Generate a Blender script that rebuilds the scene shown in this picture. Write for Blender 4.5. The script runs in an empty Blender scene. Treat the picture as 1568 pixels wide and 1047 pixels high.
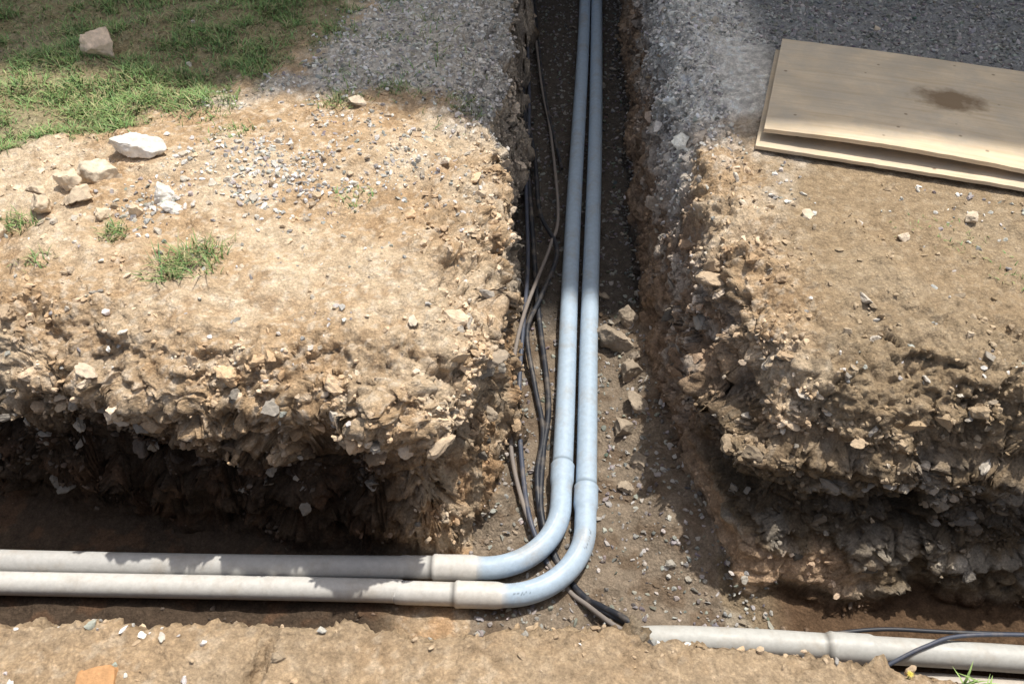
import bpy, math
import numpy as np
from mathutils import Vector
rng = np.random.default_rng(11)
S = bpy.context.scene
# ------------------------------------------------------------------ noise
_G = rng.normal(size=(256, 3)); _G /= np.linalg.norm(_G, axis=1)[:, None]
_P = rng.permutation(256)
_J = rng.random((256, 4))
def perlin(x, y, z):
    x, y, z = np.broadcast_arrays(x, y, z)
    xi = np.floor(x).astype(np.int64); yi = np.floor(y).astype(np.int64); zi = np.floor(z).astype(np.int64)
    xf = x - xi; yf = y - yi; zf = z - zi
    f = lambda t: t*t*t*(t*(t*6-15)+10)
    u, v, w = f(xf), f(yf), f(zf)
    out = 0
    for a in (0, 1):
        for b in (0, 1):
            for c in (0, 1):
                h = _P[(_P[(_P[(xi+a) & 255]+yi+b) & 255]+zi+c) & 255]
                g = _G[h]
                d = g[..., 0]*(xf-a)+g[..., 1]*(yf-b)+g[..., 2]*(zf-c)
                out = out + d*(u if a else 1-u)*(v if b else 1-v)*(w if c else 1-w)
    return out*1.5
def fbm(x, y, z, freq, octv, off=0.0, gain=.5, billow=False):
    o = 0; a = 1.0; fr = freq
    for i in range(octv):
        n = perlin(x*fr+off+i*17.3, y*fr+off*1.7+i*5.1, z*fr+off*.6+i*9.7)
        if billow: n = .35-np.abs(n)*1.6
        o = o + a*n; a *= gain; fr *= 2.03
    return o
def chunks(x, y, z, freq, off, crack=.16, tilt=.9, zs=1.0):
    """fractured clods: every cell is a tilted facet with its own height, cracks between cells. returns (height, crackmask)"""
    x = x*freq+off; y = y*freq+off; z = z*freq*zs+off
    wx = .45*perlin(x*1.3, y*1.3, z*1.3+7)+.2*perlin(x*3, y*3, z*3); wy = .45*perlin(x*1.3+31, y*1.3, z*1.3)+.2*perlin(x*3, y*3, z*3+9)
    wz = .35*perlin(x*1.3, y*1.3+11, z*1.3); x = x+wx; y = y+wy; z = z+wz
    xi = np.floor(x).astype(np.int64); yi = np.floor(y).astype(np.int64); zi = np.floor(z).astype(np.int64)
    F1 = np.full(x.shape, 9.); F2 = F1.copy(); R = np.zeros(x.shape); T = np.zeros(x.shape)
    for a in (-1, 0, 1):
        for b in (-1, 0, 1):
            for c in (-1, 0, 1):
                h = _P[(_P[(_P[(xi+a) & 255]+yi+b) & 255]+zi+c) & 255]; j = _J[h]
                dx = x-(xi+a+j[..., 0]); dy = y-(yi+b+j[..., 1]); dz = z-(zi+c+j[..., 2])
                d = np.sqrt(dx*dx+dy*dy+dz*dz); g = _G[h]
                m = d < F1
                F2 = np.where(m, F1, np.minimum(F2, d)); R = np.where(m, j[..., 3], R)
                T = np.where(m, dx*g[..., 0]+dy*g[..., 1]+dz*g[..., 2], T); F1 = np.where(m, d, F1)
    e = np.clip((F2-F1)/crack, 0, 1)
    return e*(.15+.75*R)+tilt*T*e-.35, 1-e
def sst(a, b, t):
    t = np.clip((t-a)/(b-a), 0, 1); return t*t*(3-2*t)
def smax(a, b, k):
    h = np.clip(.5+.5*(a-b)/k, 0, 1); return b*(1-h)+a*h+k*h*(1-h)
# ------------------------------------------------------------------ terrain shape
def xl(y): return np.interp(y, [1.6,1.72,1.85,2.1,2.4,3.0,3.6,4.5,7], [-.37,-.33,-.26,-.17,-.11,-.12,-.12,-.09,.0])
def yfl(x): return np.interp(x, [-4,-3,-1.75,-1.34,-.97,-.6,-.3,-.1], [2.2,2.18,2.08,1.95,1.86,1.83,1.77,1.80])
def xr(y): return np.interp(y, [1.6,1.8,2.0,2.4,3.2,4.5,7], [.96,.90,.84,.78,.78,.86,1.0])
def yfr(x): return np.interp(x, [.7,.9,1.2,1.6,2,3,4], [1.86,1.85,1.84,1.84,1.78,1.68,1.62])
def yn(x): return np.interp(x, [-3,-.6,-.2,.2,.5,.8,1.0,1.2,2,3], [.995,.985,.965,.955,.93,.89,.85,.80,.76,.74])
def height(x, y, detail=True):
    z0 = np.zeros_like(x)
    if detail:
        nL = .085*fbm(x, y, z0, 2.6, 4, 3.1); nR = .085*fbm(x, y, z0, 3.0, 4, 13.7); nN = .025*fbm(x, y, z0, 4, 4, 23.2)
        mac = .045*fbm(x, y, z0, 1.3, 3, 31.0)+.022*fbm(x, y, z0, 5, 3, 37.0)
    else:
        nL = nR = nN = mac = 0
    sL = np.interp(x, [-1.6, -1.1], [.6, 1.0])
    dL = smax((x-xl(y))*.68, (yfl(x)-y)*sL, .09)+nL*.8
    dR = smax((xr(y)-x)*2.0, yfr(x)-y, .12)+nR
    dN = y-yn(x)+nN
    flat = sst(.95, 1.15, x)*sst(2.6, 2.8, y)*(1-sst(4.1, 4.4, y))
    mac = mac*(1-.8*flat)
    zL = np.interp(dL, [-.6,-.22,-.10,-.03,.02,.06,.10,.14], [.0,.0,-.02,-.06,-.15,-.42,-.80,-1.0])+mac
    zR = np.interp(dR, [-.5,-.2,-.05,.04,.11,.16,.27,.37,.43], [.0,.0,-.03,-.09,-.2,-.42,-.70,-.86,-1.0])+mac
    zN = np.interp(dN, [-.5,-.1,0,.04,.15,.2], [.0,-.005,-.02,-.15,-.8,-1.0])+mac*.35
    zE = np.interp(7.1-y, [-.2, 0, .1, .15], [0, 0, -.8, -1])
    zE2 = np.interp(13-np.abs(x), [-1, 0, 1, 1.2], [0, 0, -.8, -1])
    fl = -.857+(.018*fbm(x, y, z0, 5, 3, 51.0) if detail else 0)
    fl = fl+.08*np.exp(-((x+.07)/.07)**2-((y-1.95)/.14)**2)
    fl = fl+.07*sst(.44, .62, x)*(1-sst(.8, 1.0, x))*sst(1.5, 1.75, y)*(1-sst(2.9, 3.2, y))
    fl = fl+.14*np.exp(-((x-.36)/.10)**2-((y-1.30)/.10)**2)
    z = smax(smax(zL, zR, .03), smax(zN, fl, .03), .03)
    z = np.maximum(z, np.maximum(zE, zE2))
    g = np.exp(-((x+.60+(.9-y)*.1)/.018)**2)*sst(.80, .86, y)*(1-sst(.95, 1.0, y))
    return z-.05*g
NX, NY = 700, 780
x0, x1, y0, y1 = -3.2, 3.1, .25, 7.4
def wt(x, y): return 1/(1.0+np.maximum(0, y-1.6)*.55+np.maximum(0, np.abs(x)-1.6)*.9+np.maximum(0, .7-y)*2)
def initc(a, b, n, wf):
    t = np.linspace(a, b, 4000); c = np.concatenate([[0], np.cumsum(wf(.5*(t[1:]+t[:-1])))]); return np.interp(np.linspace(0, c[-1], n), c, t)
gx = initc(x0, x1, NX, lambda t: wt(t, 1.6)); gy = initc(y0, y1, NY, lambda t: wt(0, t))
X, Y = np.meshgrid(gx, gy)
def resample(X, Y, Z):
    dx = np.diff(X, axis=1); dy = np.diff(Y, axis=1); dz = np.diff(Z, axis=1)
    w = wt(.5*(X[:, 1:]+X[:, :-1]), .5*(Y[:, 1:]+Y[:, :-1]))
    ds = w*np.sqrt(dx*dx+dy*dy+(.8*dz)**2)
    s = np.concatenate([np.zeros((X.shape[0], 1)), np.cumsum(ds, axis=1)], axis=1)
    Xo = np.empty_like(X); Yo = np.empty_like(Y); n = X.shape[1]
    for i in range(X.shape[0]):
        t = np.linspace(0, s[i, -1], n)
        Xo[i] = np.interp(t, s[i], X[i]); Yo[i] = np.interp(t, s[i], Y[i])
    return Xo, Yo
for it in range(4):
    Z = height(X, Y, False); X, Y = resample(X, Y, Z)
    Z = height(X, Y, False); a, b = resample(X.T, Y.T, Z.T); X, Y = a.T.copy(), b.T.copy()
Z = height(X, Y)
def normals(X, Y, Z):
    ax = np.stack([np.gradient(X, axis=1), np.gradient(Y, axis=1), np.gradient(Z, axis=1)], -1)
    ay = np.stack([np.gradient(X, axis=0), np.gradient(Y, axis=0), np.gradient(Z, axis=0)], -1)
    n = np.cross(ax, ay); A = np.linalg.norm(n, axis=-1)
    return n/np.maximum(A, 1e-12)[..., None], A
N, A = normals(X, Y, Z)
steep = sst(.05, .55, 1-N[..., 2])
rimL = np.exp(-((np.maximum((X-xl(Y))*.8, yfl(X)-Y))/.20)**2)*(Z > -.5)
rimR = np.exp(-((np.maximum(xr(Y)-X, yfr(X)-Y))/.24)**2)*(Z > -.6)
rimN = np.exp(-((Y-yn(X))/.06)**2)
near = (Y < 1.18)
rough = np.clip(np.maximum.reduce([steep, .8*rimL, .8*rimR, .6*rimN]), 0, 1)
rough = rough*np.where(near, .55, 1)
lump = sst(-.1, .5, fbm(X, Y, Z, 1.8, 3, 401))*(Z > -.2)
onb = sst(.95, 1.05, X)*sst(2.6, 2.8, Y)*(1-sst(4.1, 4.4, Y))
ck0, cr0 = chunks(X, Y, Z, 4.2, 7.7, .12, .9, 1.3)
ck1, cr1 = chunks(X, Y, Z, 7.5, 3.3, .14, .9, 1.3); ck2, cr2 = chunks(X, Y, Z, 19, 9.1, .18, 1.0, 1.2)
varn = .45+.9*sst(-.3, .4, fbm(X, Y, Z, 3.2, 2, 77))
wallish = np.clip(np.maximum.reduce([steep, .7*rimL, .7*rimR]), 0, 1)*(Y < 2.6)*(Y > 1.25)
d = (.030*fbm(X, Y, Z, 5, 3, 61)*(.12+rough)
     + .052*ck0*wallish*varn
     + .034*ck1*rough*varn*(1-.4*(X > .5)*(Y > 2.2))
     + .018*ck2*(rough*1.1+.4*lump*(1-onb)*np.where(near, .5, 1))
     + .012*fbm(X, Y, Z, 13, 3, 71)*(rough+.25*(1-onb))
     + .009*fbm(X, Y, Z, 34, 3, 81)*(.25+.9*rough)
     + .004*fbm(X, Y, Z, 85, 2, 91)*(.5+1.0*rough))
lay = fbm(X*.3, Y*.3, Z*2.2, 9, 3, 66)
strat = steep*(.045*np.exp(-((Z+.16+.05*fbm(X, Y, Z, 3, 2, 5))/.08)**2)-.04*np.exp(-((Z+.45)/.12)**2))*(X < .3)*(~near)
strat += steep*(.055*np.exp(-((Z+.36+.08*fbm(X, Y, Z, 3, 2, 6))/.06)**2)-.035*np.exp(-((Z+.52)/.09)**2)+.02*np.exp(-((Z+.70)/.06)**2))*(X > .3)*(Y < 2.2)
strat += steep*lay*.030*(X > .3)*(Y < 2.2)*(Y > 1.2)
clayz = np.exp(-((X-.93)/.30)**4-((Z+.73)/.07)**4)*(Y > 1.3)*(Y < 2.1)
d = (d+strat)*(1-.55*clayz)
d = np.where(Z < -.78, d*.4, d)
X = X+N[..., 0]*d; Y = Y+N[..., 1]*d; Z = Z+N[..., 2]*d
N, A = normals(X, Y, Z)
# ------------------------------------------------------------------ terrain color (soil tones plus painted sun and shade)
def grass_x(y): return np.interp(y, [2.9, 3.1, 3.5, 3.8, 4.57, 7, 20], [-2.5, -2.05, -1.38, -1.0, -.8, -.8, -.8])
def terrain_color(X, Y, Z):
    n1 = fbm(X, Y, Z, 2.2, 4, 101); n2 = fbm(X, Y, Z, 9, 3, 111); n3 = fbm(X, Y, Z, 35, 2, 121)
    def C(*c): return np.array(c)[None, None, :]*np.ones(X.shape+(1,))
    def mix(a, b, t): return a*(1-t[..., None])+b*t[..., None]
    c = mix(C(.55,.39,.24), C(.66,.52,.365), sst(-.3, .4, n1))
    c = mix(c, C(.40,.26,.145), sst(.0, .55, n2)*.55)
    c = mix(c, C(.70,.62,.51), sst(.1, .5, n3)*.5)
    c = mix(c, C(.33,.25,.16), sst(.85, 1.15, X)*(Y > 1.2)*.78)
    c = mix(c, C(.40,.295,.19), (Y < 1.15)*(.50+.3*sst(-.3, .3, n1)))
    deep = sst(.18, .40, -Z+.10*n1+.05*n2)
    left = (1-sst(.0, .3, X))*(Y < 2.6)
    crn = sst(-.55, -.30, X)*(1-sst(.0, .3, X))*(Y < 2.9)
    c = mix(c, C(.23,.165,.105), deep*(1-.70*crn))  # deeper soil is browner; trench shade is also painted in
    c = mix(c, C(.54,.34,.185), crn*sst(.35, .6, -Z)*sst(-.2, .3, n2)*.6)  # corner face brightened orange, sunlight put into the soil color
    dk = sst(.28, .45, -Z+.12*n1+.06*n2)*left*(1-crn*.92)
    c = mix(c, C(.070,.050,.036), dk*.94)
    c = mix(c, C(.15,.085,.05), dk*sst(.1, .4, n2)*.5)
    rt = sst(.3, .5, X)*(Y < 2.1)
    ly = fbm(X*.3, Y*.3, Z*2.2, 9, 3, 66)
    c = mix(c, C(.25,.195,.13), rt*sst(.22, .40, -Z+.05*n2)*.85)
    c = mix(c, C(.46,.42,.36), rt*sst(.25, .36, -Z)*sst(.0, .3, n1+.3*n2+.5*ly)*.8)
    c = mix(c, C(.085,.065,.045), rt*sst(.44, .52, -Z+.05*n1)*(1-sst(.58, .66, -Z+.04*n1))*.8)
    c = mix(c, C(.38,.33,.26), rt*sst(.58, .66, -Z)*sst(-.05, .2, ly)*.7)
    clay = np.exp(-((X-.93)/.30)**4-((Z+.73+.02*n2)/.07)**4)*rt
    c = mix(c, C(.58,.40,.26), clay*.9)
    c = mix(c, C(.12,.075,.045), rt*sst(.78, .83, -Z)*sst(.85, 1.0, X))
    vw = sst(.5, .6, X)*(1-sst(.9, 1.0, X))*sst(1.9, 2.2, Y)*sst(.06, .2, -Z)
    c = mix(c, C(.40,.28,.19), vw*.85)
    c = mix(c, C(.68,.61,.53), vw*sst(-.05, .25, n2)*.6*sst(-.75,-.5, Z))
    lw = (1-sst(.1, .2, X))*sst(2.7, 3.0, Y)*sst(.06, .3, -Z)
    c = mix(c, C(.60,.50,.39), lw)
    gl = (Z > -.15)*sst(3.35, 3.6, Y+.25*n1)*sst(-.1, .15, X-grass_x(Y)+.2*n2)*(X < .35)
    c = mix(c, C(.60,.56,.50)*(1+.5*n3[..., None]), gl*.85)
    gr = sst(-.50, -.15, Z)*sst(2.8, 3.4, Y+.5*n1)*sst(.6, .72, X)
    c = mix(c, C(.80,.76,.70)*(1+.4*n3[..., None]), gr*.92)  # gravel whitened to stand in for sunlight on this bank
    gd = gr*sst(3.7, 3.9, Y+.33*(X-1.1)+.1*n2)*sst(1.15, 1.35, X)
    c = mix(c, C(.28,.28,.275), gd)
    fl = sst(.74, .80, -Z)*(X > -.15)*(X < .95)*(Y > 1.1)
    fn = mix(C(.25,.20,.15), C(.10,.085,.072), sst(2.8, 3.1, Y+.2*n1))  # far trench floor painted darker where the house shadow falls
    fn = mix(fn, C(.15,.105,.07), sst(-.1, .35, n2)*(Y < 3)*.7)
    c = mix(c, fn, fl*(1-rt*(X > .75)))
    grs = (Z > -.2)*sst(-.1, .15, grass_x(Y)-X+.25*n2)*(Y > 2.8)
    c = mix(c, C(.26,.23,.13), grs*.8)
    far = sst(5, 12, np.hypot(X, Y-2))
    c = mix(c, C(.12,.17,.06), far*(Z > -.3))
    return np.clip(c*(1+.16*n3[..., None]), .01, .88), gl, gr, gd, grs, fl
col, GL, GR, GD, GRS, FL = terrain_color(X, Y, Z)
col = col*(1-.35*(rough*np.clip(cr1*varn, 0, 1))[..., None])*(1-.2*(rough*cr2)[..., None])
ext = np.array([.3,.8,1.6,3,5,8,10,12,20,35,60,110,200,400.])
k = len(ext)
Xp = np.pad(X, k, mode='edge'); Yp = np.pad(Y, k, mode='edge')
Xp[:, :k] -= ext[::-1][None, :]; Xp[:, -k:] += ext[None, :]
Yp[:k, :] -= ext[::-1][:, None]; Yp[-k:, :] += ext[:, None]
Zp = height(Xp, Yp); Zp[k:-k, k:-k] = Z
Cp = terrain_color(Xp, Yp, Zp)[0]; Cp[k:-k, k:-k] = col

def make_mesh(name, V, F, cols=None, smooth=True, mat=None, parent=None):
    me = bpy.data.meshes.new(name)
    V = np.asarray(V, dtype=np.float32); F = np.asarray(F, dtype=np.int32)
    me.vertices.add(len(V)); me.vertices.foreach_set("co", V.ravel())
    me.loops.add(F.size); me.loops.foreach_set("vertex_index", F.ravel())
    me.polygons.add(len(F)); me.polygons.foreach_set("loop_start", np.arange(len(F), dtype=np.int32)*F.shape[1])
    me.update(calc_edges=True)
    me.polygons.foreach_set("use_smooth", np.full(len(me.polygons), smooth, dtype=bool))
    if cols is not None:
        at = me.color_attributes.new("Col", 'FLOAT_COLOR', 'POINT')
        c4 = np.ones((len(V), 4), dtype=np.float32); c4[:, :3] = cols
        at.data.foreach_set("color", c4.ravel())
    ob = bpy.data.objects.new(name, me); S.collection.objects.link(ob)
    if mat: me.materials.append(mat)
    if parent: ob.parent = parent
    return ob
# ------------------------------------------------------------------ materials
def newmat(name, rough=.9, spec=.2):
    m = bpy.data.materials.new(name); m.use_nodes = True
    nt = m.node_tree; b = nt.nodes["Principled BSDF"]
    b.inputs["Roughness"].default_value = rough
    b.inputs["Specular IOR Level"].default_value = spec
    return m, nt, b
def noise(nt, vec, scale, detail=4, rough=.6):
    n = nt.nodes.new("ShaderNodeTexNoise"); n.inputs["Scale"].default_value = scale
    n.inputs["Detail"].default_value = detail; n.inputs["Roughness"].default_value = rough
    nt.links.new(vec, n.inputs["Vector"]); return n.outputs["Fac"]
def ramp(nt, fac, stops):
    r = nt.nodes.new("ShaderNodeValToRGB"); e = r.color_ramp.elements
    while len(e) < len(stops): e.new(.5)
    for i, (p, c) in enumerate(stops):
        e[i].position = p; e[i].color = (c[0], c[1], c[2], 1) if hasattr(c, '__len__') else (c, c, c, 1)
    nt.links.new(fac, r.inputs["Fac"]); return r.outputs["Color"]
def mixc(nt, a, b, fac=1.0, mode='MULTIPLY'):
    m = nt.nodes.new("ShaderNodeMix"); m.data_type = 'RGBA'; m.blend_type = mode
    if isinstance(fac, (int, float)): m.inputs[0].default_value = fac
    else: nt.links.new(fac, m.inputs[0])
    for s, i in ((a, 6), (b, 7)):
        if isinstance(s, tuple): m.inputs[i].default_value = (*s, 1)
        else: nt.links.new(s, m.inputs[i])
    return m.outputs[2]
def math_(nt, op, a, b):
    m = nt.nodes.new("ShaderNodeMath"); m.operation = op
    for i, s in enumerate((a, b)):
        if isinstance(s, (int, float)): m.inputs[i].default_value = s
        else: nt.links.new(s, m.inputs[i])
    return m.outputs[0]
def bump(nt, b, h, dist, strength=1.0):
    n = nt.nodes.new("ShaderNodeBump"); n.inputs["Distance"].default_value = dist; n.inputs["Strength"].default_value = strength
    nt.links.new(h, n.inputs["Height"]); nt.links.new(n.outputs[0], b.inputs["Normal"])
def objco(nt): return nt.nodes.new("ShaderNodeTexCoord").outputs["Object"]
def attr(nt):
    a = nt.nodes.new("ShaderNodeAttribute"); a.attribute_name = "Col"; return a.outputs["Color"]
def soil_mat():
    m, nt, b = newmat("soil", .95, .12); o = objco(nt)
    c = mixc(nt, attr(nt), ramp(nt, noise(nt, o, 22, 7, .7), [(.3, .68), (.5, 1.0), (.72, 1.24)]))
    c = mixc(nt, c, ramp(nt, noise(nt, o, 150, 3, .7), [(.3, .75), (.7, 1.22)]))
    v = nt.nodes.new("ShaderNodeTexVoronoi"); v.inputs["Scale"].default_value = 75; nt.links.new(o, v.inputs["Vector"])
    sp = ramp(nt, v.outputs["Distance"], [(.12, 1.2), (.35, 1.0), (.8, .84)])
    c = mixc(nt, c, sp, .7)
    nt.links.new(c, b.inputs["Base Color"])
    h = math_(nt, 'ADD', noise(nt, o, 55, 8, .75), math_(nt, 'MULTIPLY', v.outputs["Distance"], -.4))
    bump(nt, b, h, .017, .9); return m
def stone_mat(name, bs=40):
    m, nt, b = newmat(name, .88, .2); o = objco(nt)
    c = mixc(nt, attr(nt), ramp(nt, noise(nt, o, bs, 5, .7), [(.3, .78), (.7, 1.2)]))
    nt.links.new(c, b.inputs["Base Color"]); bump(nt, b, noise(nt, o, bs*2, 6, .7), .006, .7); return m
M_soil = soil_mat(); M_stone = stone_mat("stone"); M_clod = stone_mat("clod", 60)
kk = Xp.shape
idx = np.arange(kk[0]*kk[1]).reshape(kk)
F = np.stack([idx[:-1, :-1], idx[:-1, 1:], idx[1:, 1:], idx[1:, :-1]], -1).reshape(-1, 4)
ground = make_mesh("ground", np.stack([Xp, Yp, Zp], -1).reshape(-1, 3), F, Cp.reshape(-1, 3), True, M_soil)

PV = np.stack([X, Y, Z], -1).reshape(-1, 3); PN = N.reshape(-1, 3); PA = A.ravel(); PC = col.reshape(-1, 3)
def zat(x, y):
    i = np.argmin((PV[:, 0]-x)**2+(PV[:, 1]-y)**2); return PV[i, 2]
# ------------------------------------------------------------------ icosphere templates
def ico(sub):
    t = (1+5**.5)/2
    v = [(-1,t,0),(1,t,0),(-1,-t,0),(1,-t,0),(0,-1,t),(0,1,t),(0,-1,-t),(0,1,-t),(t,0,-1),(t,0,1),(-t,0,-1),(-t,0,1)]
    v = [Vector(p).normalized() for p in v]
    f = [(0,11,5),(0,5,1),(0,1,7),(0,7,10),(0,10,11),(1,5,9),(5,11,4),(11,10,2),(10,7,6),(7,1,8),(3,9,4),(3,4,2),(3,2,6),(3,6,8),(3,8,9),(4,9,5),(2,4,11),(6,2,10),(8,6,7),(9,8,1)]
    for _ in range(sub):
        mp = {}; nf = []
        def mid(a, b):
            key = (min(a, b), max(a, b))
            if key not in mp: v.append(((v[a]+v[b])/2).normalized()); mp[key] = len(v)-1
            return mp[key]
        for a, b, c in f:
            x_, y_, z_ = mid(a, b), mid(b, c), mid(c, a)
            nf += [(a, x_, z_), (b, y_, x_), (c, z_, y_), (x_, y_, z_)]
        f = nf
    return np.array([tuple(p) for p in v]), np.array(f)
def rockshape(V, r, cuts=9, nz=.12):
    V = V.copy()
    for _ in range(cuts):
        n = r.normal(size=3); n /= np.linalg.norm(n); dd = r.uniform(.35, .8)
        V -= n*np.maximum(0, V@n-dd)[:, None]
    o = r.uniform(0, 90)
    V *= (1+nz*fbm(V[:, 0], V[:, 1], V[:, 2], 2.2, 3, o))[:, None]
    return V
def randrot(n, r):
    q = r.normal(size=(n, 4)); q /= np.linalg.norm(q, axis=1)[:, None]
    a, b, c, d_ = q.T
    return np.stack([1-2*(c*c+d_*d_), 2*(b*c-a*d_), 2*(b*d_+a*c), 2*(b*c+a*d_), 1-2*(b*b+d_*d_), 2*(c*d_-a*b),
                     2*(b*d_-a*c), 2*(c*d_+a*b), 1-2*(b*b+c*c)], -1).reshape(n, 3, 3)
def scatter(name, n, weight, smin, smax_, power, sub, colfn, sink=.15, mat=None, cuts=7, smooth=False):
    T, Fi = ico(sub); vs = [rockshape(T, rng, cuts, .25) for _ in range(20)]
    w = weight.ravel()*PA; w = w/w.sum()
    ids = rng.choice(len(w), n, p=w)
    s = smin+(smax_-smin)*rng.random(n)**power
    sc = np.stack([rng.uniform(.8, 1.5, n), rng.uniform(.65, 1.1, n), rng.uniform(.4, .9, n)], -1)*s[:, None]
    R = randrot(n, rng)
    var = rng.integers(0, 20, n); TT = np.array(vs)[var]
    V = np.einsum('nij,nvj->nvi', R, TT*sc[:, None, :])
    V[..., 2] *= .8
    pos = PV[ids]+PN[ids]*(s*(.3-sink))[:, None]+rng.normal(size=(n, 3))*[.003, .003, 0]
    V = V+pos[:, None, :]
    FF = (Fi[None]+(np.arange(n)*len(T))[:, None, None]).reshape(-1, 3)
    c = np.repeat(colfn(ids, n), len(T), axis=0)
    return make_mesh(name, V.reshape(-1, 3), FF, c, smooth, mat)
def soilcol(ids, n): return np.clip(PC[ids]*rng.uniform(.85, 1.25, (n, 1))+rng.uniform(-.01, .04, (n, 1)), 0, .85)
GDf = GD.ravel(); FLf = FL.ravel()
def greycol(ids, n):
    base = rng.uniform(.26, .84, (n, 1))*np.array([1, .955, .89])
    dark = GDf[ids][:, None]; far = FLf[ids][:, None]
    base = base*(1-.45*dark)*(1-(.45+.2*(PV[ids, 1:2] > 2.95))*far)  # floor stones past the shadow edge get the painted shade too
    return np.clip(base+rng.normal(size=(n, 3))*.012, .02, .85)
def stonecol(ids, n):
    t = rng.random((n, 1)); b = (t*np.array([.62,.58,.51])+(1-t)*np.array([.44,.34,.23]))*rng.uniform(.75, 1.15, (n, 1))
    return b*(1-.45*FLf[ids][:, None])
def wallrockcol(ids, n):
    b = rng.uniform(.24, .52, (n, 1))*np.array([1, .90, .77]); low = sst(.35, .6, -PV[ids, 2:3]); return b*(1-.6*low)
def blob(cx, cy, sx, sy): return np.exp(-((X-cx)/sx)**2-((Y-cy)/sy)**2)
vis = (np.abs(X) < .62*(Y+2.2))*(Y > .6)*(Y < 6.9)
top = (Z > -.12)
patch = np.clip(blob(-.72, 3.04, .38, .28)+blob(-1.35, 2.70, .20, .12)+.6*blob(-1.0, 2.85, .3, .15)+.10*blob(-1.0,2.3,.6,.4), 0, 1)*top
nn = sst(-.2, .4, fbm(X, Y, Z, 3, 3, 201))
onboard = (X > .98)*(X < 3.1)*((Y-3.08+.318*(X-1.03)) > -.06)*((Y-3.97+.318*(X-1.32)) < .06)
wg = vis*(GL*1.3+GR*1.6+patch*2.0*(nn+.2)+FL*.6+.01*top*(GRS < .3)+.35*sst(1.0, 1.2, X)*top*(Y < 3.2)*nn*.5+.35*(Y < 1.0)*nn*(X < -.8))*(1-onboard)
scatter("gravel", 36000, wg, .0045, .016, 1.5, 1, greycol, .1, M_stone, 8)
cl2 = sst(.0, .5, fbm(X, Y, Z, 4, 3, 207))
wc = vis*(1-onboard)*(.25*(GL < .3)*(GR < .3)*(GRS < .5)*cl2+(.6*rimL+.8*rimR+.25*rimN)*(.15+cl2)+.3*steep*cl2*(~near)+.3*FL*(Y < 3.1)*cl2)
scatter("soil_crumbs", 17000, wc, .004, .016, 2.4, 1, soilcol, .12, M_clod, 7)
scatter("soil_clods", 680, wc*(.05+rimL+rimR+.3*steep)*(~near), .014, .050, 2.0, 2, soilcol, .25, M_clod, 9)
scatter("embedded_rocks", 230, vis*(Y < 3.2)*(Y > 1.3)*(Z > -.7)*(.4*rimL+.7*rimR+.8*steep)*(.1+cl2), .014, .046, 1.8, 2, wallrockcol, .30, M_stone, 11)
scatter("loose_stones", 300, vis*(1-onboard)*(patch+.25*blob(-1.5, 2.5, .6, .3)*top+.15*rimR+.35*FL*(X > .4)+.03*top), .012, .028, 1.7, 2, stonecol, .1, M_stone, 10)

# ------------------------------------------------------------------ big rocks
T4, F4 = ico(4)
def rock(name, x, y, sx, sy, sz, c, rz=0., seed=0, z=None, mat=M_stone):
    r = np.random.default_rng(seed); V = rockshape(T4, r, 14, .12)
    V = V*[sx/2*1.35, sy/2*1.35, sz/2*1.35]; V += (.004*fbm(V[:, 0], V[:, 1], V[:, 2], 40, 3, seed))[:, None]
    cz, s_ = math.cos(rz), math.sin(rz); V = V@np.array([[cz, s_, 0], [-s_, cz, 0], [0, 0, 1]])
    zz = (zat(x, y) if z is None else z)+sz*.2
    cc = np.array(c)[None]*(1+.25*fbm(V[:, 0], V[:, 1], V[:, 2], 14, 3, seed+5))[:, None]
    ob = make_mesh(name, V, F4, cc, True, mat); ob.location = (x, y, zz); return ob
rock("limestone_rock", -1.56, 3.05, .23, .15, .10, (.76,.71,.64), .1, 1)
rock("limestone_rock", -1.99, 3.92, .20, .14, .18, (.76,.59,.44), -.3, 2)
rock("limestone_rock", -1.64, 2.88, .13, .10, .10, (.66,.56,.43), .3, 3)
for i, (x, y, s) in enumerate([(-1.73,2.78,.095),(-1.67,2.70,.10),(-1.80,2.66,.10),(-1.87,2.78,.07),(-1.93,2.50,.08),(-1.36,2.74,.09),(-1.30,2.66,.07),(-1.42,2.62,.055),(-1.55,2.62,.06),(-1.93,2.36,.09)]):
    rock("field_stone", x, y, s*1.1, s*.9, s*.9, (.64,.52,.38) if i not in (5, 6) else (.74,.70,.64), i, 10+i)
for i, (x, y, s) in enumerate([(-.70,3.48,.07),(-.28,3.0,.05),(1.12,2.62,.05),(1.45,2.5,.045),(1.75,2.62,.05)]):
    rock("field_stone", x, y, s*1.2, s*.9, s*.7, (.66,.55,.42), i, 30+i)
for i, (x, y, s) in enumerate([(.49,2.76,.16),(.52,2.58,.11),(.47,2.27,.13),(.54,2.40,.09),(.51,2.10,.08),(.02,2.55,.05),(-.06,2.2,.07),(.45,1.98,.06),(-.06,2.02,.08),(-.10,2.12,.07),(.56,2.9,.1)]):
    rock("soil_lump", x, y, s*1.1, s*1.0, s*.7, (.34,.28,.215), i, 50+i, None, M_clod)
r = np.random.default_rng(5); V = T4.copy(); V = np.sign(V)*np.abs(V)**.28; V = V*[.045, .033, .018]
V += (.003*fbm(V[:, 0], V[:, 1], V[:, 2], 45, 3, 8))[:, None]
b_ = make_mesh("brick_fragment", V, F4, np.array([.48,.27,.13])[None]*np.ones((len(V), 1)), True, M_stone)
b_.location = (-.965, .835, zat(-.965, .835)-.004); b_.rotation_euler = (.1, -.08, .12)

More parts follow.
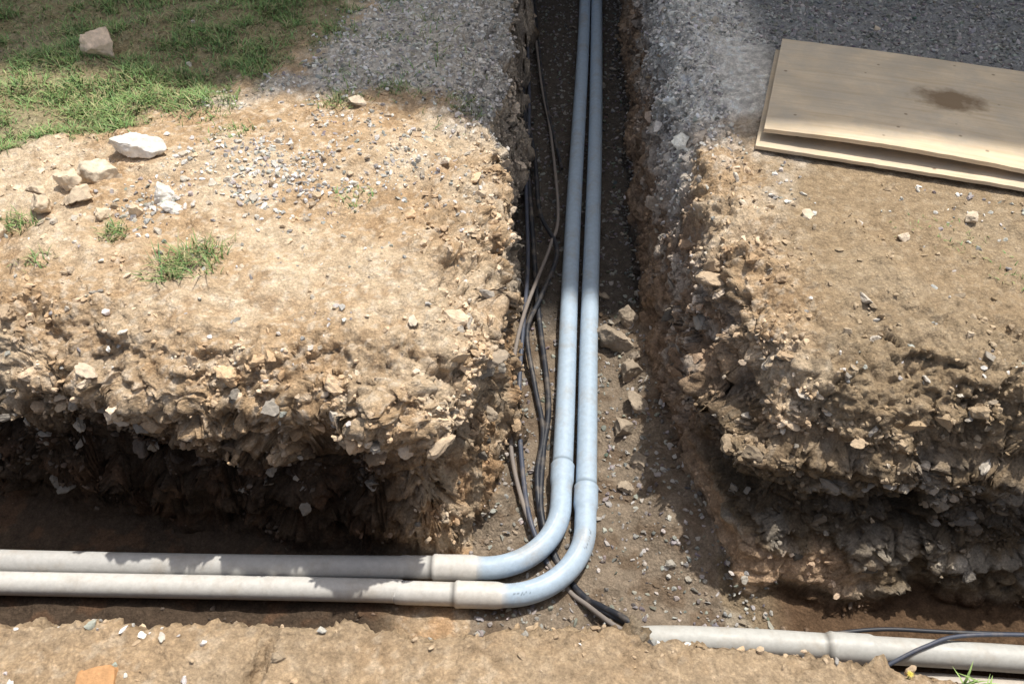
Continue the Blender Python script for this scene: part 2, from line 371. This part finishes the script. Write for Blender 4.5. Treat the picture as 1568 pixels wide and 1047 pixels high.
# ------------------------------------------------------------------ tubes
def catmull(pts, step=.02):
    P = [np.array(p, float) for p in pts]; P = [2*P[0]-P[1]]+P+[2*P[-1]-P[-2]]; out = []
    for i in range(1, len(P)-2):
        L = np.linalg.norm(P[i+1]-P[i]); n = max(2, int(L/step))
        for j in range(n):
            t = j/n; a, b, c, d_ = P[i-1:i+3]
            out.append(.5*((2*b)+(-a+c)*t+(2*a-5*b+4*c-d_)*t*t+(-a+3*b-3*c+d_)*t**3))
    out.append(P[-2]); return np.array(out)
def tube(name, path, rad, cols, mat, seg=28, parent=None):
    n = len(path); t = np.gradient(path, axis=0); t /= np.linalg.norm(t, axis=1)[:, None]
    up = np.array([0, 0, 1.]); s = np.cross(t, up); s /= np.linalg.norm(s, axis=1)[:, None]; u = np.cross(s, t)
    a = np.linspace(0, 2*np.pi, seg, endpoint=False)
    rad = np.broadcast_to(rad, n)
    V = path[:, None]+rad[:, None, None]*(np.cos(a)[None, :, None]*s[:, None]+np.sin(a)[None, :, None]*u[:, None])
    i = np.arange(n-1)[:, None]*seg; j = np.arange(seg)[None]; j2 = (j+1) % seg
    F = np.stack([i+j, i+seg+j, i+seg+j2, i+j2], -1).reshape(-1, 4)
    cols = np.asarray(cols)
    if cols.ndim == 3: c = cols.reshape(-1, 3)
    else: c = np.repeat(np.broadcast_to(cols, (n, 3)), seg, axis=0)
    return make_mesh(name, V.reshape(-1, 3), F, c, True, mat, parent)
def pvc_mat():
    m, nt, b = newmat("grey_pvc", .42, .4); o = objco(nt)
    dirt = ramp(nt, noise(nt, o, 9, 7, .7), [(.50, 0.), (.75, .55)])
    c = mixc(nt, attr(nt), (.34, .28, .21), dirt, 'MIX')
    c = mixc(nt, c, ramp(nt, noise(nt, o, 45, 4, .7), [(.3, .88), (.7, 1.08)]))
    nt.links.new(c, b.inputs["Base Color"])
    nt.links.new(ramp(nt, noise(nt, o, 14, 4), [(.3, .38), (.7, .65)]), b.inputs["Roughness"])
    bump(nt, b, noise(nt, o, 60, 5), .0012, .5); return m
M_pvc = pvc_mat()
ZP = -.80
def conduit(x_start, s1, Cn, R, e2, yend, bell1, bell2, name, ph, marks):
    e1 = np.array([1, s1]); e1 /= np.linalg.norm(e1); e2 = np.array(e2); e2 /= np.linalg.norm(e2)
    Cn = np.array(Cn); th = math.acos(float(e1@e2)); tl = R*math.tan(th/2)
    A0 = Cn-e1*tl; pts = []
    L = (A0[0]-x_start)/e1[0]
    for t in np.arange(L, 0, -.008): pts.append(A0-e1*t)
    nrm = np.array([-e1[1], e1[0]]); O = A0+nrm*R; n0 = len(pts)
    for a in np.linspace(0, th, 110): pts.append(O-nrm*R*math.cos(a)+e1*R*math.sin(a))
    B0 = pts[-1]; L2 = (yend-B0[1])/e2[1]
    for t in np.arange(.008, L2, .008): pts.append(B0+e2*t)
    P = np.array(pts); n = len(P)
    z = ZP+.006*np.sin(P[:, 0]*1.1+ph)+.004*np.sin(P[:, 1]*1.7+ph)
    off = .006*np.sin(P[:, 0]*1.6+ph)*(P[:, 0] < -.4)
    sag = .006*np.sin(P[:, 1]*1.3+ph)*sst(2.0, 3.0, P[:, 1])
    path = np.stack([P[:, 0]+sag, P[:, 1]+off, z], -1)
    r = np.full(n, .0415); xx, yy = P[:, 0], P[:, 1]; hor = yy < Cn[1]+.12
    m1 = sst(bell1[0]-.002, bell1[0]+.002, xx)*(1-sst(bell1[1]-.03, bell1[1]+.01, xx))*hor
    m2 = (1-sst(bell2[1]-.002, bell2[1]+.002, yy))*sst(bell2[0]-.01, bell2[0]+.03, yy)
    rim1 = np.exp(-((xx-bell1[0]-.008)/.006)**2)*hor; rim2 = np.exp(-((yy-bell2[1]+.008)/.006)**2)
    r = r+.0055*np.maximum(m1, m2)+.0015*(rim1+rim2)
    warm_lit = np.array([.53,.52,.495]) if marks else np.array([.45,.445,.43]); blue_shade = np.array([.36,.455,.56]); bell = np.array([.54,.525,.495])
    tb = sst(bell1[1]-.02, bell1[1]+.03, xx)[:, None]
    tb = np.where((~hor)[:, None], 1., tb)
    c = warm_lit*(1-tb)+blue_shade*tb  # one grey PVC; sunlit warm and shaded blue painted along the run
    c = np.where((m1 > .3)[:, None], bell, c)
    dark = np.exp(-((xx-bell1[0]+.007)/.007)**2)*hor+.8*np.exp(-((yy-bell2[1]-.007)/.007)**2)
    c = c*(1-.65*np.clip(dark, 0, 1))[:, None]
    seg = 48; C3 = np.repeat(c[:, None, :], seg, 1)
    if marks:
        lr = np.random.default_rng(4)
        for a0, a1 in ((n0+8, n0+26), (n0+84, n0+104)):
            for i in range(a0, a1):
                if lr.random() < .6:
                    j0 = 8+int(lr.integers(0, 2)); C3[i, j0:j0+1] *= .45
    for i in range(n0+20, n0+95): C3[i, 13:14] = C3[i, 13:14]*.6+.27
    return tube(name, path, r, C3, M_pvc, seg)
conduit(-9, -.020, (.165, 1.588), .285, (.0803, 1), 6.85, (-.285, -.12), (1.95, 2.055), "pvc_conduit_pipe", .3, 0)
conduit(-9, -.0316, (.252, 1.476), .30, (.081, 1), 6.85, (-.20, -.03), (1.836, 1.947), "pvc_conduit_pipe", 1.9, 1)
def straight(name, pts, r0, bells, col_):
    P = catmull(pts, .01); r = np.full(len(P), r0); c = np.ones((len(P), 3))*np.array(col_)
    for a, b in bells:
        m = sst(a-.002, a+.002, P[:, 0])*(1-sst(b-.02, b, P[:, 0])); r = r+.006*m+.003*np.exp(-((P[:, 0]-a-.01)/.008)**2)
        c = c*(1-.7*np.exp(-((P[:, 0]-a+.006)/.007)**2))[:, None]
    return tube(name, P, r, c, M_pvc, 36)
straight("sewer_pipe", [(.15,1.35,-.95),(.38,1.335,-.84),(.55,1.328,-.806),(.85,1.312,-.80),(1.075,1.295,-.797),(1.7,1.252,-.795),(3,1.15,-.8),(9,1.1,-.8)], .045, [(1.06, 1.22)], (.44,.44,.42))
straight("sewer_pipe", [(1.05,1.25,-.93),(1.25,1.215,-.885),(1.7,1.175,-.860),(3,1.05,-.865),(9,1.0,-.865)], .036, [], (.42,.38,.33))
# ------------------------------------------------------------------ cables
def cable_mat(name, c, rgh):
    m, nt, b = newmat(name, rgh, .4); o = objco(nt)
    nt.links.new(mixc(nt, c, (.28,.23,.18), ramp(nt, noise(nt, o, 16, 5), [(.50, 0.), (.76, .5)]), 'MIX'), b.inputs["Base Color"]); return m
M_blk = cable_mat("black_cable_sheath", (.022,.025,.034), .5); M_brn = cable_mat("sunlit_cable_sheath", (.20,.175,.16), .7)  # M_brn: its paler tone is sunlight put into the sheath color
M_gry = cable_mat("grey_cable_sheath", (.06,.07,.10), .5)
def cable(pts, r, m): return tube("electrical_cable", catmull(pts, .012), r, np.array([.1,.1,.1]), m, 12)
cable([(.06,6.85,-.78),(.072,5.6,-.77),(.075,4.68,-.77),(.105,3.68,-.80),(.125,3.01,-.82),(.158,2.43,-.83),(.128,2.145,-.83),(.112,1.86,-.83),(.16,1.68,-.855),(.22,1.56,-.856),(.29,1.46,-.82),(.35,1.385,-.76),(.42,1.33,-.74),(.48,1.25,-.80)], .0125, M_blk)
cable([(.14,6.85,-.80),(.19,5.26,-.81),(.235,4.6,-.82),(.25,3.75,-.80),(.20,3.45,-.79),(.125,3.15,-.76),(.06,2.85,-.70),(.02,2.62,-.68),(-.005,2.42,-.72),(-.01,2.25,-.78),(.005,2.06,-.80),(.05,1.85,-.81),(.12,1.67,-.850),(.20,1.54,-.855),(.27,1.455,-.82),(.33,1.36,-.75),(.40,1.30,-.74),(.46,1.22,-.80)], .009, M_brn)
cable([(.05,6.85,-.76),(.055,5.2,-.76),(.13,4.3,-.79),(.15,3.75,-.80),(.23,3.40,-.79),(.14,3.05,-.79),(.07,2.8,-.78),(.10,2.5,-.82),(.13,2.25,-.83),(.10,2.0,-.82),(.13,1.74,-.85),(.24,1.53,-.855),(.31,1.44,-.79),(.38,1.36,-.725),(.44,1.30,-.74),(.51,1.22,-.80)], .0115, M_blk)
cable([(.10,6.85,-.77),(.11,4.9,-.77),(.08,4.1,-.78),(.08,3.3,-.77),(.055,2.85,-.75),(.035,2.55,-.78),(.03,2.3,-.81),(.045,2.0,-.81),(.07,1.8,-.81),(.13,1.64,-.852)], .010, M_gry)
cable([(.16,6.85,-.80),(.21,5.1,-.81),(.29,4.2,-.83)], .009, M_blk)
cable([(1.12,1.20,-.86),(1.22,1.22,-.79),(1.36,1.27,-.742),(1.52,1.310,-.742),(1.9,1.31,-.75),(2.6,1.3,-.8),(5,1.3,-.84)], .007, M_gry)
cable([(1.0,1.345,-.83),(1.25,1.36,-.80),(1.5,1.345,-.79),(2.0,1.31,-.76),(3,1.27,-.8)], .007, M_blk)

# ------------------------------------------------------------------ plywood
def ply_mat():
    m, nt, b = newmat("plywood", .75, .25); o = objco(nt)
    mp = nt.nodes.new("ShaderNodeMapping"); mp.inputs["Scale"].default_value = (1.5, 22, 22); nt.links.new(o, mp.inputs[0])
    c = ramp(nt, noise(nt, mp.outputs[0], 2.2, 6, .6), [(.25, (.56,.43,.285)), (.5, (.65,.525,.37)), (.8, (.72,.60,.46))])
    c = mixc(nt, c, ramp(nt, noise(nt, o, 3.5, 5, .6), [(.35, .84), (.65, 1.05)]))
    c = mixc(nt, c, (.46,.41,.34), ramp(nt, noise(nt, o, 5, 8, .75), [(.42, 0.), (.68, .7)]), 'MIX')
    mp2 = nt.nodes.new("ShaderNodeMapping"); mp2.inputs["Location"].default_value = (-.75, .39, 0); nt.links.new(o, mp2.inputs[0])
    mp3 = nt.nodes.new("ShaderNodeMapping"); mp3.inputs["Scale"].default_value = (6.0, 8.5, 0); nt.links.new(mp2.outputs[0], mp3.inputs[0])
    ln = nt.nodes.new("ShaderNodeVectorMath"); ln.operation = 'LENGTH'; nt.links.new(mp3.outputs[0], ln.inputs[0])
    dd = math_(nt, 'ADD', ln.outputs["Value"], math_(nt, 'MULTIPLY', math_(nt, 'SUBTRACT', noise(nt, o, 12, 4), .5), 1.3))
    c = mixc(nt, c, (.21,.14,.08), ramp(nt, dd, [(.5, .9), (1.0, 0.)]), 'MIX')
    v = nt.nodes.new("ShaderNodeTexVoronoi"); v.inputs["Scale"].default_value = 9; nt.links.new(o, v.inputs["Vector"])
    c = mixc(nt, c, (.16,.10,.06), ramp(nt, v.outputs["Distance"], [(.05, .7), (.09, 0.)]), 'MIX')
    nt.links.new(c, b.inputs["Base Color"]); bump(nt, b, noise(nt, mp.outputs[0], 4, 6), .002, .5); return m
M_ply = ply_mat()
def board(name, ox, oy, z, L, W, warp, th=.018, rz=math.atan2(-.303, .953)):
    nx, ny = 90, 32; u = np.linspace(0, L, nx); v = np.linspace(-W, 0, ny); U, Vv = np.meshgrid(u, v)
    w = warp(U/L, -Vv/W); e = .001*fbm(U, Vv, U*0, 12, 2, 3)
    edge = np.zeros_like(U); edge[0] = .003*fbm(u, u*0, u*0, 20, 3, 2)
    top_ = np.stack([U, Vv+edge, w+th+e], -1).reshape(-1, 3); bot = np.stack([U, Vv+edge, w+e], -1).reshape(-1, 3)
    i = np.arange(nx*ny).reshape(ny, nx); q = np.stack([i[:-1, :-1], i[:-1, 1:], i[1:, 1:], i[1:, :-1]], -1).reshape(-1, 4)
    n = nx*ny; F = [q, q[:, ::-1]+n]
    for ed in (i[0, ::-1], i[-1], i[:, 0], i[::-1, -1]):
        a, b = ed[:-1], ed[1:]; F.append(np.stack([a, b, b+n, a+n], -1))
    V = np.concatenate([top_, bot])
    ob = make_mesh(name, V, np.concatenate(F), None, False, M_ply); ob.location = (ox, oy, z); ob.rotation_euler = (0, 0, rz)
    return ob
board("plywood_sheet", 1.317, 3.967, .052, 2.44, .88, lambda u, v: .020*v*np.sin(np.clip(u*2.0, 0, 1)*np.pi*.9+.35)+.003*np.sin(u*9))
board("plywood_sheet", 1.288, 3.94, .008, 2.44, .905, lambda u, v: .006*np.sin(u*5)*v+.004, .015)

# ------------------------------------------------------------------ grass
M_grass, nt, bb = newmat("grass_blade", .6, .3); nt.links.new(attr(nt), bb.inputs["Base Color"])
def blades(px, py, pz, h, wd, lean, colr):
    n = len(px); az = rng.uniform(0, 2*np.pi, n); fx = np.cos(az); fy = np.sin(az); sx, sy = -fy, fx
    tl = [0, .35, .7, 1.0]; wl = [1, .85, .55, .05]; V = []
    for t, w in zip(tl, wl):
        off = lean*h*t**1.8; zz = h*t*(1-.25*lean*t)
        cx = px+fx*off; cy = py+fy*off
        for sg in (-1, 1): V.append(np.stack([cx+sg*sx*wd*w, cy+sg*sy*wd*w, pz+zz], -1))
    V = np.stack(V, 1)
    q = np.array([[0,1,3,2],[2,3,5,4],[4,5,7,6]]); F = (q[None]+(np.arange(n)*8)[:, None, None]).reshape(-1, 4)
    shade = np.repeat(np.array([.75,.75,.9,.9,1,1,1.1,1.1])[None], n, 0)
    c = colr[:, None, :]*shade[..., None]
    return V.reshape(-1, 3), F, c.reshape(-1, 3)
def gcol(n, dry=.2):
    c = np.array([.19,.29,.10])*rng.uniform(.6, 1.5, (n, 1))+rng.normal(size=(n, 3))*[.02,.015,.006]
    d_ = rng.random(n) < dry; c[d_] = np.array([.42,.38,.20])*rng.uniform(.7, 1.2, (d_.sum(), 1)); return np.clip(c, .01, .6)
clump = sst(-.25, .35, fbm(X, Y, Z, 5, 3, 301))
wgx = (GRS*(.25+clump)+GL*.06*clump*(X < -.3)*(X>-1.2)+.02*blob(-.2,3.6,.25,.3))*(Z > -.1)*(np.abs(X) < .66*(Y+1.9))
def pick(w, n):
    w = w.ravel()*PA; w = w/w.sum(); return rng.choice(len(w), n, p=w)
i1 = pick(wgx, 78000)
cs = [(-1.153,2.34,.09,200,.055),(-1.20,2.27,.05,100,.045),(-1.10,2.42,.06,70,.045),(-1.476,2.51,.05,90,.04),(-1.853,2.57,.07,90,.05),(-.63,2.8,.08,70,.025),(-1.19,3.215,.1,80,.03),(-.785,3.5,.09,150,.035),
      (-.55,3.6,.1,120,.04),(-.2,3.55,.1,160,.03),(1.70,2.47,.09,40,.018),(1.55,2.6,.12,40,.015),(1.78,2.3,.09,25,.02),(-1.7,2.35,.05,40,.03),(-1.4,3.4,.12,160,.035),(-1.8,3.25,.12,120,.03)]
px = [PV[i1, 0]+rng.normal(size=len(i1))*.006]; py = [PV[i1, 1]+rng.normal(size=len(i1))*.006]; pz = [PV[i1, 2]-.003]
hh = [rng.uniform(.018, .05, len(i1))*(.6+.6*clump.ravel()[i1])]; dr = [gcol(len(i1), .22)]
for x, y, s, n, h in cs:
    a = x+rng.normal(size=n)*s*.6; b = y+rng.normal(size=n)*s*.45
    px.append(a); py.append(b); pz.append(np.array([zat(p, q) for p, q in zip(a, b)])-.003); hh.append(h*rng.uniform(.5, 1.3, n)); dr.append(gcol(n, .35)*.9)
px, py, pz, hh, dr = map(np.concatenate, (px, py, pz, hh, dr))
V, F, c = blades(px, py, pz, hh, rng.uniform(.0014, .0034, len(px)), rng.uniform(.4, 1.7, len(px)), dr)
make_mesh("grass", V, F, c, True, M_grass)
n = 34; a = 1.08+rng.normal(size=n)*.018; b = .825+rng.normal(size=n)*.012
V, F, c = blades(a, b, np.full(n, zat(1.08, .825)-.005), rng.uniform(.02, .07, n), rng.uniform(.002, .004, n), rng.uniform(.5, 1.5, n), np.array([.30,.42,.14])*rng.uniform(.7, 1.2, (n, 1)))
make_mesh("weed_plant", V, F, c, True, M_grass)
e = bpy.data.objects.new("dandelion", None); S.collection.objects.link(e); e.location = (.93, .855, zat(.93, .855))
tube("stem", catmull([(0,0,-.01),(.003,0,.006),(.004,.002,.014)], .004), .0012, np.array([.15,.25,.06]), M_grass, 8, e)
V, F, c = blades(np.zeros(60)+.004, np.zeros(60)+.002, np.full(60, .013), rng.uniform(.003, .006, 60), np.full(60, .001), rng.uniform(.6, 2.2, 60), np.array([.65,.55,.10])*np.ones((60, 1)))
make_mesh("petals", V, F, c, True, M_grass, e)

# ------------------------------------------------------------------ house (beyond the top of the frame; casts the big shadow)
def box(name, a, b, mat, parent):
    (ax, ay, az), (bx, by, bz) = a, b
    V = [(ax,ay,az),(bx,ay,az),(bx,by,az),(ax,by,az),(ax,ay,bz),(bx,ay,bz),(bx,by,bz),(ax,by,bz)]
    F = [(0,3,2,1),(4,5,6,7),(0,1,5,4),(1,2,6,5),(2,3,7,6),(3,0,4,7)]
    return make_mesh(name, V, F, None, False, mat, parent)
def plain(name, c, rgh=.6, bs=8):
    m, nt, b = newmat(name, rgh, .4); o = objco(nt)
    nt.links.new(mixc(nt, c, ramp(nt, noise(nt, o, bs), [(.3, .88), (.7, 1.08)])), b.inputs["Base Color"]); return m
MB, MR, MW, MG = plain("cream_bounce_stucco", (.80,.73,.60), .95, 3), plain("roof_shingle", (.09,.085,.08), .9), plain("white_trim", (.78,.77,.74)), plain("window_glass", (.03,.04,.05), .08)  # unseen house walls, made cream to bounce light into the shade
MF = plain("concrete_foundation", (.20,.18,.16), .95)
H = bpy.data.objects.new("stucco_house", None); S.collection.objects.link(H)
H.location = (0, 6.50, 0); H.rotation_euler = (0, 0, math.atan(-.2))
EV = 8.9
box("foundation", (-6, .43, -1.0), (9, 7.35, .25), MF, H)
box("walls", (-6.03, .4, .252), (9.03, 7.4, EV-.02), MB, H)
V = [(-6.4,0,EV),(9.4,0,EV),(9.4,7.8,EV),(-6.4,7.8,EV),(-6.4,3.9,EV+2),(9.4,3.9,EV+2),(-6.4,0,EV+.15),(9.4,0,EV+.15),(9.4,7.8,EV+.15),(-6.4,7.8,EV+.15)]
me = bpy.data.meshes.new("roof"); me.from_pydata(V, [], [(0,3,2,1),(0,1,7,6),(2,3,9,8),(6,7,5,4),(8,9,4,5),(0,6,4,9,3),(1,2,8,5,7)]); me.materials.append(MR)
ro = bpy.data.objects.new("roof", me); S.collection.objects.link(ro); ro.parent = H
for fl_ in (1.2, 4.0, 6.8):
    for wx in (-4.2, -1.8, 3.2, 6.0):
        box("window_frame", (wx-.6, .34, fl_-.06), (wx+.6, .398, fl_+1.36), MW, H)
        box("window_glass", (wx-.53, .325, fl_+.02), (wx-.03, .337, fl_+1.28), MG, H)
        box("window_glass", (wx+.03, .325, fl_+.02), (wx+.53, .337, fl_+1.28), MG, H)
        box("window_sill", (wx-.7, .28, fl_-.13), (wx+.7, .398, fl_-.063), MW, H)
box("door", (7.6, .35, .255), (8.5, .398, 2.3), MW, H); box("door_step", (7.4, -.3, .0), (8.7, .395, .24), MF, H)

# ------------------------------------------------------------------ light, sky, camera
sd = Vector((.24, .30, 1.0)).normalized()
L = bpy.data.lights.new("sun", 'SUN'); L.energy = 5.0; L.angle = math.radians(.8); L.color = (1, .945, .85)
lo = bpy.data.objects.new("sun", L); S.collection.objects.link(lo); lo.rotation_euler = sd.to_track_quat('Z', 'Y').to_euler(); lo.location = (3, 4, 10)
W = bpy.data.worlds.new("World"); S.world = W; W.use_nodes = True; nt = W.node_tree
sk = nt.nodes.new("ShaderNodeTexSky"); sk.sky_type = 'NISHITA'; sk.sun_disc = False
sk.sun_elevation = math.asin(sd.z); sk.sun_rotation = math.atan2(sd.x, sd.y); sk.dust_density = 4.0; sk.air_density = 1.0
hs = nt.nodes.new("ShaderNodeHueSaturation"); hs.inputs["Saturation"].default_value = .6; hs.inputs["Value"].default_value = 1.1
nt.links.new(sk.outputs[0], hs.inputs["Color"])
nt.links.new(hs.outputs[0], nt.nodes["Background"].inputs[0]); nt.nodes["Background"].inputs[1].default_value = .145
cam = bpy.data.cameras.new("camera"); cam.sensor_width = 36; cam.lens = 29.85; cam.clip_end = 2000; cam.clip_start = .05
co = bpy.data.objects.new("camera", cam); S.collection.objects.link(co); co.location = (0, 0, 1.95); co.rotation_euler = (math.radians(45), 0, 0)
S.camera = co
S.view_settings.view_transform = 'Standard'; S.view_settings.look = 'None'; S.view_settings.exposure = 0
